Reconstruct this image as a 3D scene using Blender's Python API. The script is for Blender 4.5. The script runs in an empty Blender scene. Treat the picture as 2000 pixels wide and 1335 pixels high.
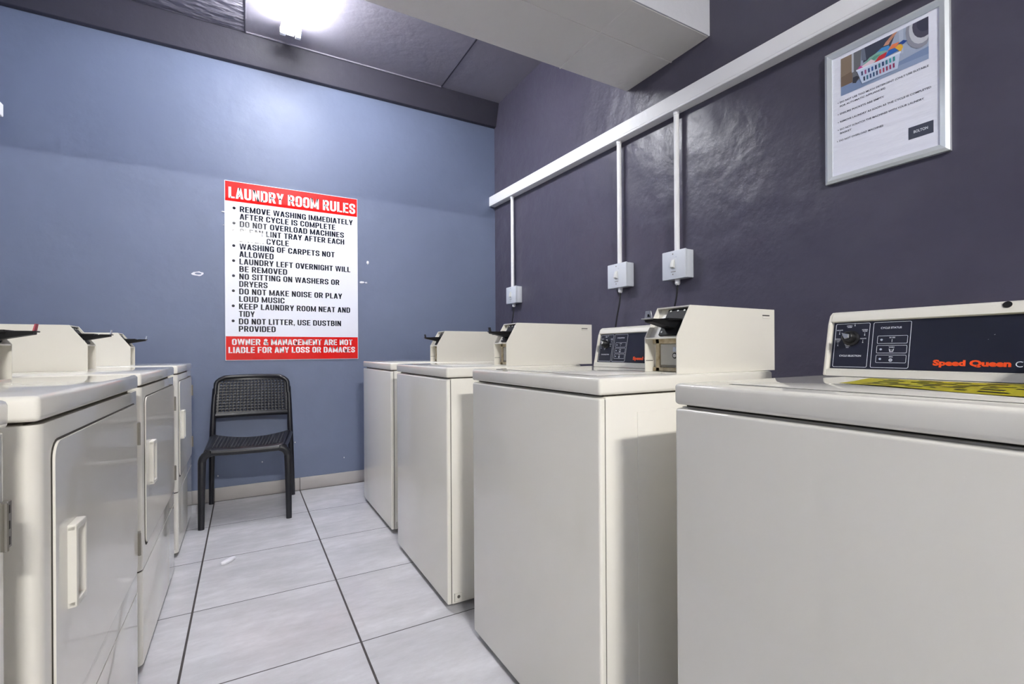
import bpy, bmesh, math, random
from mathutils import Matrix, Vector

random.seed(7)
S = bpy.context.scene
COL = S.collection

# ------------------------------------------------------------------ camera, world, exposure
YAW, PITCH, ROLL = math.radians(29.327), math.radians(0.022), math.radians(-0.355)
cam_data = bpy.data.cameras.new('camera')
cam_data.sensor_width = 36.0
cam_data.lens = 36.0 * 930.816 / 2000.0
cam_data.shift_y = 16.776 / 2000.0
cam_data.clip_start = 0.02
cam = bpy.data.objects.new('camera', cam_data)
COL.objects.link(cam)
fw = Vector((math.sin(YAW) * math.cos(PITCH), math.cos(YAW) * math.cos(PITCH), math.sin(PITCH)))
r0 = Vector((math.cos(YAW), -math.sin(YAW), 0))
u0 = r0.cross(fw)
rr = r0 * math.cos(ROLL) + u0 * math.sin(ROLL)
uu = -r0 * math.sin(ROLL) + u0 * math.cos(ROLL)
cam.matrix_world = Matrix(((rr.x, uu.x, -fw.x, 0), (rr.y, uu.y, -fw.y, 0), (rr.z, uu.z, -fw.z, 0.9468), (0, 0, 0, 1)))
S.camera = cam

world = bpy.data.worlds.new('world')
world.use_nodes = True
world.node_tree.nodes['Background'].inputs[0].default_value = (0.6, 0.68, 0.85, 1)
world.node_tree.nodes['Background'].inputs[1].default_value = 0.05
S.world = world
vs = S.view_settings
vs.view_transform = 'Standard'
vs.look = 'None'
vs.exposure = 2.42
vs.gamma = 1.0
vs.use_curve_mapping = False
TUBE_NEAR, TUBE_FAR = 225.0, 29.0     # brightness of the tubes behind the camera / in view
S.cycles.max_bounces = 10
S.cycles.diffuse_bounces = 6

# ------------------------------------------------------------------ dimensions (metres)
XR, XL, YB, YN = 1.849, -1.15, 3.571, -4.3
ZC = 2.995
H = 0.887            # top of every machine
TOPT = 0.0375        # thickness of the top panel


# ------------------------------------------------------------------ materials
def lin(c):
    return tuple(((v / 255) / 12.92 if v <= 10.3 else (((v / 255) + 0.055) / 1.055) ** 2.4) for v in c) + (1,)


def mat(name, rgb, rough=0.5, metal=0.0, bump=None, var=None, coat=0.0, emit=None, spec=0.5, rvar=None):
    """bump=(scale, strength, detail, distance[, stretch]); var=(scale, rgb2, amount[, stretch])"""
    m = bpy.data.materials.new(name)
    m.use_nodes = True
    nt = m.node_tree
    b = nt.nodes['Principled BSDF']
    b.inputs['Base Color'].default_value = lin(rgb)
    b.inputs['Roughness'].default_value = rough
    b.inputs['Metallic'].default_value = metal
    b.inputs['Specular IOR Level'].default_value = spec
    b.inputs['Coat Weight'].default_value = coat
    b.inputs['Coat Roughness'].default_value = 0.08
    co = None
    if bump or var or rvar:
        co = nt.nodes.new('ShaderNodeTexCoord')

    def noise(scale, detail, stretch=(1, 1, 1)):
        mp = nt.nodes.new('ShaderNodeMapping')
        mp.inputs['Scale'].default_value = stretch
        n = nt.nodes.new('ShaderNodeTexNoise')
        n.inputs['Scale'].default_value = scale
        n.inputs['Detail'].default_value = detail
        nt.links.new(co.outputs['Object'], mp.inputs['Vector'])
        nt.links.new(mp.outputs[0], n.inputs['Vector'])
        return n
    if var:
        n = noise(var[0], 4, var[3] if len(var) > 3 else (1, 1, 1))
        rmp = nt.nodes.new('ShaderNodeMapRange')
        rmp.inputs[1].default_value = 0.35
        rmp.inputs[2].default_value = 0.7
        rmp.inputs[4].default_value = var[2]
        nt.links.new(n.outputs['Fac'], rmp.inputs[0])
        mx = nt.nodes.new('ShaderNodeMix')
        mx.data_type = 'RGBA'
        mx.inputs['A'].default_value = lin(rgb)
        mx.inputs['B'].default_value = lin(var[1])
        nt.links.new(rmp.outputs[0], mx.inputs['Factor'])
        nt.links.new(mx.outputs['Result'], b.inputs['Base Color'])
    if rvar:
        n = noise(rvar[0], 3)
        rmp = nt.nodes.new('ShaderNodeMapRange')
        rmp.inputs[1].default_value = 0.3
        rmp.inputs[2].default_value = 0.7
        rmp.inputs[3].default_value = rough
        rmp.inputs[4].default_value = rvar[1]
        nt.links.new(n.outputs['Fac'], rmp.inputs[0])
        nt.links.new(rmp.outputs[0], b.inputs['Roughness'])
    if bump:
        n = noise(bump[0], bump[2], bump[4] if len(bump) > 4 else (1, 1, 1))
        bp = nt.nodes.new('ShaderNodeBump')
        bp.inputs['Strength'].default_value = bump[1]
        bp.inputs['Distance'].default_value = bump[3]
        nt.links.new(n.outputs['Fac'], bp.inputs['Height'])
        nt.links.new(bp.outputs[0], b.inputs['Normal'])
    if emit:
        b.inputs['Emission Color'].default_value = emit[0] + (1,)
        b.inputs['Emission Strength'].default_value = emit[1]
    return m


M = {}
M['wall_blue'] = mat('blue_grey_wall_paint', (106, 116, 141), 0.5, bump=(5.0, 0.3, 5, 0.02), var=(2.2, (101, 111, 136), 0.7), rvar=(3, 0.56))
M['wall_pale'] = mat('pale_grey_wall_paint', (196, 194, 190), 0.5, bump=(5.0, 0.25, 5, 0.02))
M['wall_purple'] = mat('purple_grey_wall_paint', (78, 75, 90), 0.28, bump=(6.0, 0.5, 5, 0.022), var=(2.5, (72, 69, 84), 0.7), rvar=(4, 0.40))
M['ceil'] = mat('purple_grey_ceiling_paint', (143, 139, 150), 0.5, bump=(14.0, 0.35, 5, 0.01), var=(1.5, (130, 126, 137), 0.6))
M['edge_paint'] = mat('dark_edge_beam_paint', (68, 66, 78), 0.5, bump=(14.0, 0.3, 5, 0.01), var=(1.5, (61, 59, 70), 0.6))
M['ceil_rough'] = mat('rough_concrete_ceiling_paint', (143, 139, 150), 0.45, bump=(9.0, 1.0, 3, 0.05, (1.0, 2.6, 1)))
M['beam'] = mat('grey_beam_paint', (226, 223, 218), 0.6, bump=(20.0, 0.3, 5, 0.01), var=(1.3, (216, 213, 208), 0.6))
M['beam_face'] = mat('white_beam_face_paint', (205, 206, 212), 0.6, bump=(20.0, 0.3, 5, 0.01))
M['filler'] = mat('white_filler', (226, 226, 232), 0.6, bump=(90, 0.5, 3, 0.003))
M['enamel'] = mat('cream_enamel', (234, 231, 221), 0.05, spec=0.75)
M['case'] = mat('cream_painted_steel', (224, 221, 211), 0.35, bump=(60, 0.03, 2, 0.002))
M['stained'] = mat('yellowed_cream_steel', (214, 203, 174), 0.45, var=(45, (150, 124, 84), 0.8))
M['dark_gap'] = mat('dark_seam', (50, 45, 38), 0.8)
M['black'] = mat('black_plastic', (17, 17, 20), 0.4)
M['coin_black'] = mat('black_coin_mechanism', (14, 14, 17), 0.5, spec=0.25)
M['steel'] = mat('bright_steel', (205, 205, 205), 0.28, metal=0.9)
M['steel_dull'] = mat('dull_steel', (188, 186, 178), 0.45, metal=0.55, bump=(160, 0.15, 2, 0.001))
M['hinge'] = mat('hinge_steel', (140, 136, 128), 0.4, metal=0.7)
M['rivet'] = mat('rivet_white', (215, 215, 212), 0.4)
M['face'] = mat('black_control_panel', (34, 36, 50), 0.33)
M['print_white'] = mat('white_print', (236, 240, 248), 0.5)
M['print_orange'] = mat('orange_print', (250, 84, 22), 0.5)
M['yellow'] = mat('yellow_label', (205, 192, 20), 0.35, var=(28, (120, 122, 40), 0.55, (1, 0.35, 1)))
M['label_ink'] = mat('black_label_ink', (30, 30, 26), 0.5)
M['red_tag'] = mat('red_plate', (176, 70, 84), 0.5)
M['clear_tag'] = mat('pale_plate', (190, 198, 212), 0.3)
M['sign_white'] = mat('white_acrylic', (232, 234, 244), 0.018)
M['sign_red'] = mat('red_vinyl', (216, 22, 20), 0.02)
M['sign_black'] = mat('black_vinyl', (26, 28, 42), 0.02)
M['sign_text_white'] = mat('white_vinyl', (246, 240, 242), 0.2)
M['pvc'] = mat('white_pvc', (240, 240, 241), 0.55)
M['pvc_box'] = mat('white_plastic_box', (214, 219, 226), 0.38)
M['rocker'] = mat('pale_rocker', (226, 227, 222), 0.3)
M['cord'] = mat('black_rubber', (12, 12, 18), 0.5)
M['alu'] = mat('brushed_aluminium', (222, 227, 229), 0.36, metal=0.5, bump=(200, 0.05, 2, 0.001, (1, 1, 0.05)))
M['paper'] = mat('white_paper_behind_film', (240, 242, 254), 0.18, coat=0.4, bump=(11.0, 0.5, 3, 0.01, (1, 0.6, 2.2)))
M['ink'] = mat('grey_ink', (58, 60, 78), 0.5)
M['logo_grey'] = mat('grey_logo_block', (72, 76, 92), 0.4)
M['chair'] = mat('navy_black_resin', (17, 18, 27), 0.34, bump=(300, 0.08, 2, 0.001))
M['lamp_white'] = mat('white_lamp_batten', (235, 236, 238), 0.4)
M['tube_far'] = mat('lit_tube_in_view', (255, 255, 255), 0.4, emit=((0.95, 0.97, 1.0), TUBE_FAR))
M['tube_near'] = mat('lit_tube_behind', (255, 255, 255), 0.4, emit=((1.0, 0.975, 0.925), TUBE_NEAR))
M['skirt'] = mat('grey_skirting_tile', (176, 172, 170), 0.35, var=(6, (156, 152, 150), 0.7, (0.4, 1, 1)))
M['grout'] = mat('dark_grout', (98, 92, 92), 0.8)
M['foot'] = mat('grey_rubber_foot', (70, 68, 66), 0.7)


def floor_material():
    m = bpy.data.materials.new('grey_marbled_floor_tiles')
    m.use_nodes = True
    nt = m.node_tree
    b = nt.nodes['Principled BSDF']
    co = nt.nodes.new('ShaderNodeTexCoord')
    sp = nt.nodes.new('ShaderNodeSeparateXYZ')
    nt.links.new(co.outputs['Object'], sp.inputs[0])

    def mth(op, a, bv=None, c=None):
        n = nt.nodes.new('ShaderNodeMath')
        n.operation = op
        for i, v in enumerate((a, bv, c)):
            if v is None:
                continue
            if isinstance(v, (int, float)):
                n.inputs[i].default_value = v
            else:
                nt.links.new(v, n.inputs[i])
        return n.outputs[0]

    def line(axis, off, pitch, half):
        t = mth('DIVIDE', mth('SUBTRACT', axis, off), pitch)
        f = mth('ABSOLUTE', mth('SUBTRACT', mth('FRACT', mth('ADD', t, 0.5)), 0.5))
        return mth('LESS_THAN', f, half / pitch), mth('FLOOR', t)
    lx, ix = line(sp.outputs[0], -0.170, 0.4978, 0.0034)
    ly, iy = line(sp.outputs[1], 3.0672, 0.4889, 0.0022)
    grout = mth('MAXIMUM', lx, ly)
    cell = nt.nodes.new('ShaderNodeCombineXYZ')
    nt.links.new(ix, cell.inputs[0])
    nt.links.new(iy, cell.inputs[1])
    wn = nt.nodes.new('ShaderNodeTexWhiteNoise')
    nt.links.new(cell.outputs[0], wn.inputs['Vector'])
    # streaks: object coordinates shifted per tile
    sc = nt.nodes.new('ShaderNodeVectorMath')
    sc.operation = 'SCALE'
    nt.links.new(wn.outputs['Color'], sc.inputs[0])
    sc.inputs['Scale'].default_value = 7.0
    ad = nt.nodes.new('ShaderNodeVectorMath')
    ad.operation = 'ADD'
    nt.links.new(co.outputs['Object'], ad.inputs[0])
    nt.links.new(sc.outputs[0], ad.inputs[1])
    mp = nt.nodes.new('ShaderNodeMapping')
    mp.inputs['Rotation'].default_value = (0, 0, math.radians(-12))
    mp.inputs['Scale'].default_value = (1.2, 3.0, 1)
    nt.links.new(ad.outputs[0], mp.inputs['Vector'])
    n1 = nt.nodes.new('ShaderNodeTexNoise')
    n1.inputs['Scale'].default_value = 2.2
    n1.inputs['Detail'].default_value = 8
    n1.inputs['Roughness'].default_value = 0.62
    nt.links.new(mp.outputs[0], n1.inputs['Vector'])
    n2 = nt.nodes.new('ShaderNodeTexNoise')
    n2.inputs['Scale'].default_value = 11.0
    n2.inputs['Detail'].default_value = 10
    n2.inputs['Roughness'].default_value = 0.7
    nt.links.new(mp.outputs[0], n2.inputs['Vector'])
    streak = mth('ADD', mth('MULTIPLY', n1.outputs['Fac'], 0.62), mth('MULTIPLY', n2.outputs['Fac'], 0.38))
    ramp = nt.nodes.new('ShaderNodeValToRGB')
    ramp.color_ramp.elements[0].position = 0.3
    ramp.color_ramp.elements[0].color = lin((180, 180, 183))
    ramp.color_ramp.elements[1].position = 0.72
    ramp.color_ramp.elements[1].color = lin((218, 218, 222))
    e = ramp.color_ramp.elements.new(0.5)
    e.color = lin((195, 195, 199))
    nt.links.new(streak, ramp.inputs[0])
    mx = nt.nodes.new('ShaderNodeMix')
    mx.data_type = 'RGBA'
    nt.links.new(grout, mx.inputs['Factor'])
    nt.links.new(ramp.outputs[0], mx.inputs['A'])
    mx.inputs['B'].default_value = lin((64, 60, 60))
    nt.links.new(mx.outputs['Result'], b.inputs['Base Color'])
    rg = mth('MULTIPLY_ADD', grout, 0.5, 0.2)
    nt.links.new(rg, b.inputs['Roughness'])
    bp = nt.nodes.new('ShaderNodeBump')
    bp.inputs['Strength'].default_value = 0.4
    bp.inputs['Distance'].default_value = 0.002
    nt.links.new(mth('SUBTRACT', 1.0, grout), bp.inputs['Height'])
    nt.links.new(bp.outputs[0], b.inputs['Normal'])
    return m


M['floor'] = floor_material()


# ------------------------------------------------------------------ mesh builder
class MB:
    """Collects shapes, each with a material, and links them as ONE mesh object."""

    def __init__(self):
        self.v, self.f, self.mi, self.sm, self.mats = [], [], [], [], []

    def slot(self, m):
        if m not in self.mats:
            self.mats.append(m)
        return self.mats.index(m)

    def add(self, verts, faces, m, smooth=False):
        o = len(self.v)
        s = self.slot(m)
        self.v += [tuple(p) for p in verts]
        for f in faces:
            self.f.append(tuple(i + o for i in f))
            self.mi.append(s)
            self.sm.append(smooth)
        return self

    def bm(self, b, m, smooth=False):
        b.verts.ensure_lookup_table()
        b.verts.index_update()
        self.add([v.co.copy() for v in b.verts], [[v.index for v in f.verts] for f in b.faces], m, smooth)
        b.free()
        return self

    def box(self, x0, x1, y0, y1, z0, z1, m, bevel=0.0, seg=3, edges=None):
        b = bmesh.new()
        vs_ = [b.verts.new((x, y, z)) for x in (x0, x1) for y in (y0, y1) for z in (z0, z1)]
        for q in ((0, 1, 3, 2), (4, 6, 7, 5), (0, 4, 5, 1), (2, 3, 7, 6), (0, 2, 6, 4), (1, 5, 7, 3)):
            b.faces.new([vs_[i] for i in q])
        if bevel:
            es = b.edges[:]
            if edges:
                es = [e for e in b.edges if edges(*(v.co for v in e.verts))]
            bmesh.ops.bevel(b, geom=es, offset=bevel, segments=seg, profile=0.5, affect='EDGES')
        bmesh.ops.recalc_face_normals(b, faces=b.faces)
        return self.bm(b, m, bevel > 0)

    def prism(self, pts, axis, a0, a1, m, bevel=0.0, seg=2):
        """polygon pts in the other two axes, extruded along axis from a0 to a1"""
        def P(p, a):
            return {'x': (a, p[0], p[1]), 'y': (p[0], a, p[1]), 'z': (p[0], p[1], a)}[axis]
        b = bmesh.new()
        lo = [b.verts.new(P(p, a0)) for p in pts]
        hi = [b.verts.new(P(p, a1)) for p in pts]
        n = len(pts)
        b.faces.new(lo)
        b.faces.new(hi[::-1])
        for i in range(n):
            b.faces.new((lo[i], hi[i], hi[(i + 1) % n], lo[(i + 1) % n]))
        bmesh.ops.recalc_face_normals(b, faces=b.faces)
        if bevel:
            bmesh.ops.bevel(b, geom=b.edges[:], offset=bevel, segments=seg, profile=0.5, affect='EDGES')
            bmesh.ops.recalc_face_normals(b, faces=b.faces)
        return self.bm(b, m, bevel > 0)

    def tube(self, path, rad, m, seg=12, flat=None, cap=True):
        """sweep along path; rad number, list, or list of (a, b) ellipse radii"""
        pts = [Vector(p) for p in path]
        n = len(pts)
        ring = []
        up = Vector(flat) if flat else None
        prev = None
        for i, p in enumerate(pts):
            t = (pts[min(i + 1, n - 1)] - pts[max(i - 1, 0)]).normalized()
            if up is not None:
                a = up - t * up.dot(t)
            elif prev is not None:
                a = prev - t * prev.dot(t)
            else:
                a = Vector((0, 0, 1)) if abs(t.z) < 0.9 else Vector((1, 0, 0))
                a = a - t * a.dot(t)
            a.normalize()
            prev = a
            c = t.cross(a)
            r = rad[i] if isinstance(rad, list) else rad
            ra, rb = r if isinstance(r, tuple) else (r, r)
            ring.append([p + a * (ra * math.cos(2 * math.pi * k / seg)) + c * (rb * math.sin(2 * math.pi * k / seg)) for k in range(seg)])
        verts = [q for R_ in ring for q in R_]
        faces = [(i * seg + k, i * seg + (k + 1) % seg, (i + 1) * seg + (k + 1) % seg, (i + 1) * seg + k) for i in range(n - 1) for k in range(seg)]
        if cap:
            faces.append(tuple(range(seg))[::-1])
            faces.append(tuple((n - 1) * seg + k for k in range(seg)))
        return self.add(verts, faces, m, True)

    def disc(self, c, ax, r, m, depth=0.001, seg=20, r2=None):
        c = Vector(c)
        ax = Vector(ax).normalized()
        return self.tube([c, c + ax * depth], [r, r2 if r2 is not None else r], m, seg)

    def text(self, body, org, ux, uy, w, cap, m, bold=0.0, align='L', lift=0.0, natural=None):
        """flat lettering: org = left end of baseline, ux/uy unit vectors, w = width of the line (None = natural)"""
        verts, faces, x0, x1, ch = glyphs(body, bold)
        org, ux, uy = Vector(org), Vector(ux), Vector(uy)
        sy = cap / ch
        sx = sy * (natural or 1.0) if w is None else w / (x1 - x0)
        off = {'L': 0.0, 'C': -(x1 - x0) * sx / 2, 'R': -(x1 - x0) * sx}[align]
        nz = ux.cross(uy)
        return self.add([org + ux * ((p[0] - x0) * sx + off) + uy * (p[1] * sy) + nz * lift for p in verts], faces, m)

    def quad(self, org, ux, uy, x0, x1, y0, y1, m, lift=0.0):
        org, ux, uy = Vector(org), Vector(ux), Vector(uy)
        nz = ux.cross(uy) * lift
        return self.add([org + ux * a + uy * b + nz for a, b in ((x0, y0), (x1, y0), (x1, y1), (x0, y1))], [(0, 1, 2, 3)], m)

    def poly(self, org, ux, uy, pts, m, lift=0.0):
        org, ux, uy = Vector(org), Vector(ux), Vector(uy)
        nz = ux.cross(uy) * lift
        return self.add([org + ux * a + uy * b + nz for a, b in pts], [tuple(range(len(pts)))], m)

    def rrect(self, org, ux, uy, x0, x1, y0, y1, t, m, lift=0.0, r=0.003):
        """outline of a rounded rectangle with line width t"""
        def ringp(g):
            q = []
            rad = max(r - g, 0.0003)
            for cx, cy, a in ((x1 - g - rad, y1 - g - rad, 0), (x0 + g + rad, y1 - g - rad, 90), (x0 + g + rad, y0 + g + rad, 180), (x1 - g - rad, y0 + g + rad, 270)):
                for k in range(4):
                    an = math.radians(a + k * 30)
                    q.append((cx + rad * math.cos(an), cy + rad * math.sin(an)))
            return q
        org, ux, uy = Vector(org), Vector(ux), Vector(uy)
        nz = ux.cross(uy) * lift
        A, B = ringp(0), ringp(t)
        n = len(A)
        vv = [org + ux * a + uy * b + nz for a, b in A + B]
        return self.add(vv, [(i, (i + 1) % n, n + (i + 1) % n, n + i) for i in range(n)], m)

    def build(self, name, parent=None, sharp=None):
        me = bpy.data.meshes.new(name)
        me.from_pydata(self.v, [], self.f)
        for m in self.mats:
            me.materials.append(m)
        me.polygons.foreach_set('material_index', self.mi)
        me.polygons.foreach_set('use_smooth', self.sm)
        me.update()
        if any(self.sm):
            try:
                me.set_sharp_from_angle(angle=math.radians(40))
            except Exception:
                pass
        o = bpy.data.objects.new(name, me)
        COL.objects.link(o)
        if parent:
            o.parent = parent
        return o


def block_letters(mb, body, org, ux, uy, width, cap, m):
    """condensed heavy capitals drawn as strokes: one line of a printed sign"""
    T = 0.188
    strokes, x = [], 0.0

    def rnd(pts, rad=0.19, closed=False):
        out = []
        n_ = len(pts)
        for k in range(n_):
            if not closed and k in (0, n_ - 1):
                out.append(pts[k])
                continue
            p, a, b_ = Vector(pts[k]), Vector(pts[k - 1]), Vector(pts[(k + 1) % n_])
            ra, rb = min(rad, (a - p).length * .5), min(rad, (b_ - p).length * .5)
            s0, s1 = p + (a - p).normalized() * ra, p + (b_ - p).normalized() * rb
            for q in range(6):
                t = q / 5
                out.append(tuple(s0 * (1 - t) ** 2 + p * 2 * t * (1 - t) + s1 * t * t))
        if closed:
            out.append(out[0])
            out.append(out[1])
        return out

    def line(pts):
        P = [Vector(p) for p in pts]
        L_, R_ = [], []
        for k, p in enumerate(P):
            d0 = (p - P[k - 1]).normalized() if k else (P[1] - p).normalized()
            d1 = (P[k + 1] - p).normalized() if k < len(P) - 1 else d0
            nn = Vector((-(d0 + d1).y, (d0 + d1).x)).normalized()
            sc_ = 1 / max(0.5, nn.dot(Vector((-d0.y, d0.x))))
            hw = Vector((nn.x * T / 2, nn.y * T * .86 / 2)) * sc_
            L_.append(p + hw)
            R_.append(p - hw)
        for k in range(len(P) - 1):
            strokes.append([L_[k], R_[k], R_[k + 1], L_[k + 1]])

    def slant(x0, y0, x1, y1, t=T):
        strokes.append([Vector((x0 - t / 2, y0)), Vector((x0 + t / 2, y0)), Vector((x1 + t / 2, y1)), Vector((x1 - t / 2, y1))])

    def bar(x0, x1, yc, t=0.142):
        strokes.append([Vector((x0, yc - t / 2)), Vector((x1, yc - t / 2)), Vector((x1, yc + t / 2)), Vector((x0, yc + t / 2))])
    W_ = 0.54
    for c in body:
        n0 = len(strokes)
        w = W_
        l, r, b_, t_ = T / 2, W_ - T / 2, 0.071, 0.929
        if c == ' ':
            x += 0.27
            continue
        if c in 'BDEFHKLMNPR':
            slant(l, 0, l, 1)
        if c == 'A':
            slant(.078, 0, .245, 1); slant(.462, 0, .295, 1); bar(.15, .39, .27)
        elif c == 'B':
            line(rnd([(l, t_), (r - .02, t_), (r - .02, .52), (l, .52)])); line(rnd([(l, .52), (r, .52), (r, b_), (l, b_)]))
        elif c == 'C':
            line(rnd([(r, .64), (r, t_), (l, t_), (l, b_), (r, b_), (r, .36)]))
        elif c == 'D':
            line(rnd([(l, t_), (r, t_), (r, b_), (l, b_)]))
        elif c == 'E':
            w = .47
            bar(l, .47, t_); bar(l, .44, .51); bar(l, .47, b_)
        elif c == 'F':
            w = .46
            bar(l, .46, t_); bar(l, .43, .50)
        elif c == 'G':
            line(rnd([(r, .66), (r, t_), (l, t_), (l, b_), (r, b_), (r, .45)])); bar(.29, W_, .46); slant(r, 0, r, .5)
        elif c == 'H':
            slant(r, 0, r, 1); bar(l, r, .52)
        elif c == 'I':
            w = T
            slant(l, 0, l, 1)
        elif c == 'K':
            slant(.20, .46, r, 1, .19); slant(.24, .58, r + .02, 0, .19)
        elif c == 'L':
            w = .45
            bar(l, .45, b_)
        elif c == 'M':
            w = .70
            slant(w - l, 0, w - l, 1); slant(.105, 1, .35, .06, .13); slant(w - .105, 1, .35, .06, .13)
        elif c == 'N':
            slant(r, 0, r, 1); slant(l + .01, 1, r - .01, 0, .17)
        elif c == 'O':
            line(rnd([(l, .5), (l, t_), (r, t_), (r, b_), (l, b_)], closed=True))
        elif c == 'P':
            line(rnd([(l, t_), (r, t_), (r, .43), (l, .43)]))
        elif c == 'R':
            line(rnd([(l, t_), (r - .01, t_), (r - .01, .47), (l, .47)])); slant(.30, .48, r + .015, 0)
        elif c == 'S':
            line(rnd([(r, .66), (r, t_), (l, t_), (l, .56), (r, .44), (r, b_), (l, b_), (l, .34)], .17))
        elif c == 'T':
            w = .50
            bar(0, .50, t_); slant(.25, 0, .25, 1)
        elif c == 'U':
            line(rnd([(l, 1), (l, b_), (r, b_), (r, 1)]))
        elif c == 'V':
            slant(.078, 1, .245, 0); slant(.462, 1, .295, 0)
        elif c == 'W':
            w = .82
            slant(.078, 1, .215, 0, .15); slant(.37, 1, .245, 0, .13); slant(.45, 1, .575, 0, .13); slant(.742, 1, .605, 0, .15)
        elif c == 'Y':
            slant(.078, 1, .255, .40); slant(.462, 1, .285, .40); slant(.27, 0, .27, .46)
        elif c == '&':
            line(rnd([(.53, .0), (.16, .66), (.16, .93), (.38, .93), (.38, .68), (.09, .40), (.09, .071), (.34, .071), (.50, .42)], .12))
        elif c == ',':
            w = .17
            strokes.append([Vector((0, 0)), Vector((.17, 0)), Vector((.17, .17)), Vector((0, .17))])
            strokes.append([Vector((.04, -.17)), Vector((.10, -.17)), Vector((.17, 0)), Vector((.07, 0))])
        for k in range(n0, len(strokes)):
            strokes[k] = [Vector((p.x + x, p.y)) for p in strokes[k]]
        x += w + 0.085
    tot = x - 0.085
    org, ux, uy = Vector(org), Vector(ux), Vector(uy)
    for q in strokes:
        mb.add([org + ux * (p.x * width / tot) + uy * (p.y * cap) for p in q], [(0, 1, 2, 3)], m)


_gl = {}


def glyphs(body, bold):
    key = (body, bold)
    if key in _gl:
        return _gl[key]

    def mesh_of(t):
        cu = bpy.data.curves.new('lettering', 'FONT')
        cu.body = t
        cu.size = 1.0
        cu.resolution_u = 3
        cu.offset = bold
        ob = bpy.data.objects.new('lettering', cu)
        COL.objects.link(ob)
        dg = bpy.context.evaluated_depsgraph_get()
        me = bpy.data.meshes.new_from_object(ob.evaluated_get(dg), depsgraph=dg)
        vv = [tuple(v.co) for v in me.vertices]
        ff = [tuple(p.vertices) for p in me.polygons]
        bpy.data.objects.remove(ob)
        bpy.data.curves.remove(cu)
        bpy.data.meshes.remove(me)
        return vv, ff
    vv, ff = mesh_of(body)
    hv, _ = mesh_of('H')
    cap = max(p[1] for p in hv) - min(p[1] for p in hv)
    base = min(p[1] for p in hv)
    vv = [(p[0], p[1] - base) for p in vv]
    r = (vv, ff, min(p[0] for p in vv), max(p[0] for p in vv), cap)
    _gl[key] = r
    return r


def tag(o, label=None, cat=None, group=None, kind=None):
    if label:
        o['label'] = label
    if cat:
        o['category'] = cat
    if group:
        o['group'] = group
    if kind:
        o['kind'] = kind
    return o


def thing(name, loc, rot, label, cat, group=None):
    o = bpy.data.objects.new(name, None)
    o.empty_display_size = 0.1
    COL.objects.link(o)
    o.location = loc
    o.rotation_euler = (0, 0, rot)
    return tag(o, label, cat, group)


X, Y, Z = Vector((1, 0, 0)), Vector((0, 1, 0)), Vector((0, 0, 1))

# ------------------------------------------------------------------ the room
tag(MB().box(XL - 0.1, XR + 0.1, YN - 0.1, YB + 0.1, -0.1, 0, M['floor']).build('floor'), kind='structure')

wb = MB().box(XL - 0.1, XR + 0.1, YB, YB + 0.1, 0, ZC + 0.1, M['wall_blue'])


def dab(cx, cz, w, h, hollow=False):
    n = 18
    random.seed(int(cx * 1000 + cz * 77))
    out = [(1 + random.uniform(-.22, .22)) for _ in range(n)]
    o = [(cx + w * out[k] * math.cos(2 * math.pi * k / n), YB - 0.0012, cz + h * out[k] * math.sin(2 * math.pi * k / n)) for k in range(n)]
    i = [(cx + w * .55 * math.cos(2 * math.pi * k / n), YB - (0.0014 if hollow else 0.004), cz + h * .5 * math.sin(2 * math.pi * k / n)) for k in range(n)]
    b = [(p[0], YB + 0.001, p[2]) for p in o]
    wb.add(o + i + b, [(k, (k + 1) % n, n + (k + 1) % n, n + k) for k in range(n)] + [(2 * n + k, 2 * n + (k + 1) % n, (k + 1) % n, k) for k in range(n)], M['filler'], True)
    wb.add(i, [tuple(range(n))], M['wall_blue'] if hollow else M['filler'], True)


dab(-0.250, 1.443, 0.032, 0.013, True)
dab(0.794, 1.600, 0.008, 0.013)
dab(0.752, 1.452, 0.018, 0.008)
dab(0.783, 1.452, 0.008, 0.006)
dab(-0.112, 1.85, 0.010, 0.005)
dab(-0.112, 1.765, 0.003, 0.003)
for _x, _z in ((0.10, 0.22), (-0.15, 0.16), (0.62, 0.19), (0.30, 0.33)):
    dab(_x, _z, 0.004, 0.005)
tag(wb.build('wall_back'), kind='structure')
tag(MB().box(XR, XR + 0.1, YN - 0.1, YB, 0, ZC + 0.1, M['wall_purple']).build('wall_right'), kind='structure')
tag(MB().box(XL - 0.1, XL, YN - 0.1, YB, 0, ZC + 0.1, M['wall_blue']).build('wall_left'), kind='structure')
tag(MB().box(XL, XR, YN - 0.1, YN, 0, ZC + 0.1, M['wall_pale']).build('wall_front'), kind='structure')

cl = MB().box(XL, XR, 1.5, YB, ZC, ZC + 0.1, M['ceil'])
cl.box(XL, XR, YN, 1.5, ZC, ZC + 0.1, M['beam_face'])
# formwork joints and the rough-cast panel
cl.box(XL, 0.012, 2.10, 3.484, ZC - 0.006, ZC + 0.002, M['ceil_rough'], 0.003, 2)
cl.box(0.012, 0.021, 2.05, 3.484, ZC - 0.010, ZC + 0.002, M['ceil'], 0.003, 2)
cl.box(0.02, 1.342, 3.474, 3.486, ZC - 0.009, ZC + 0.002, M['ceil'], 0.003, 2)
cl.prism([(1.338, ZC - 0.003), (1.348, ZC - 0.001), (1.350, ZC + 0.002), (1.332, ZC + 0.002)], 'y', 1.99, 3.48, M['edge_paint'])
tag(cl.build('ceiling'), kind='structure')
tag(MB().prism([(3.482, ZC + 0.01), (3.540, 2.822), (YB, 2.816), (YB, ZC + 0.01)], 'x', XL, XR, M['edge_paint'], 0.003).build('trim_1'), kind='structure')

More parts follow.
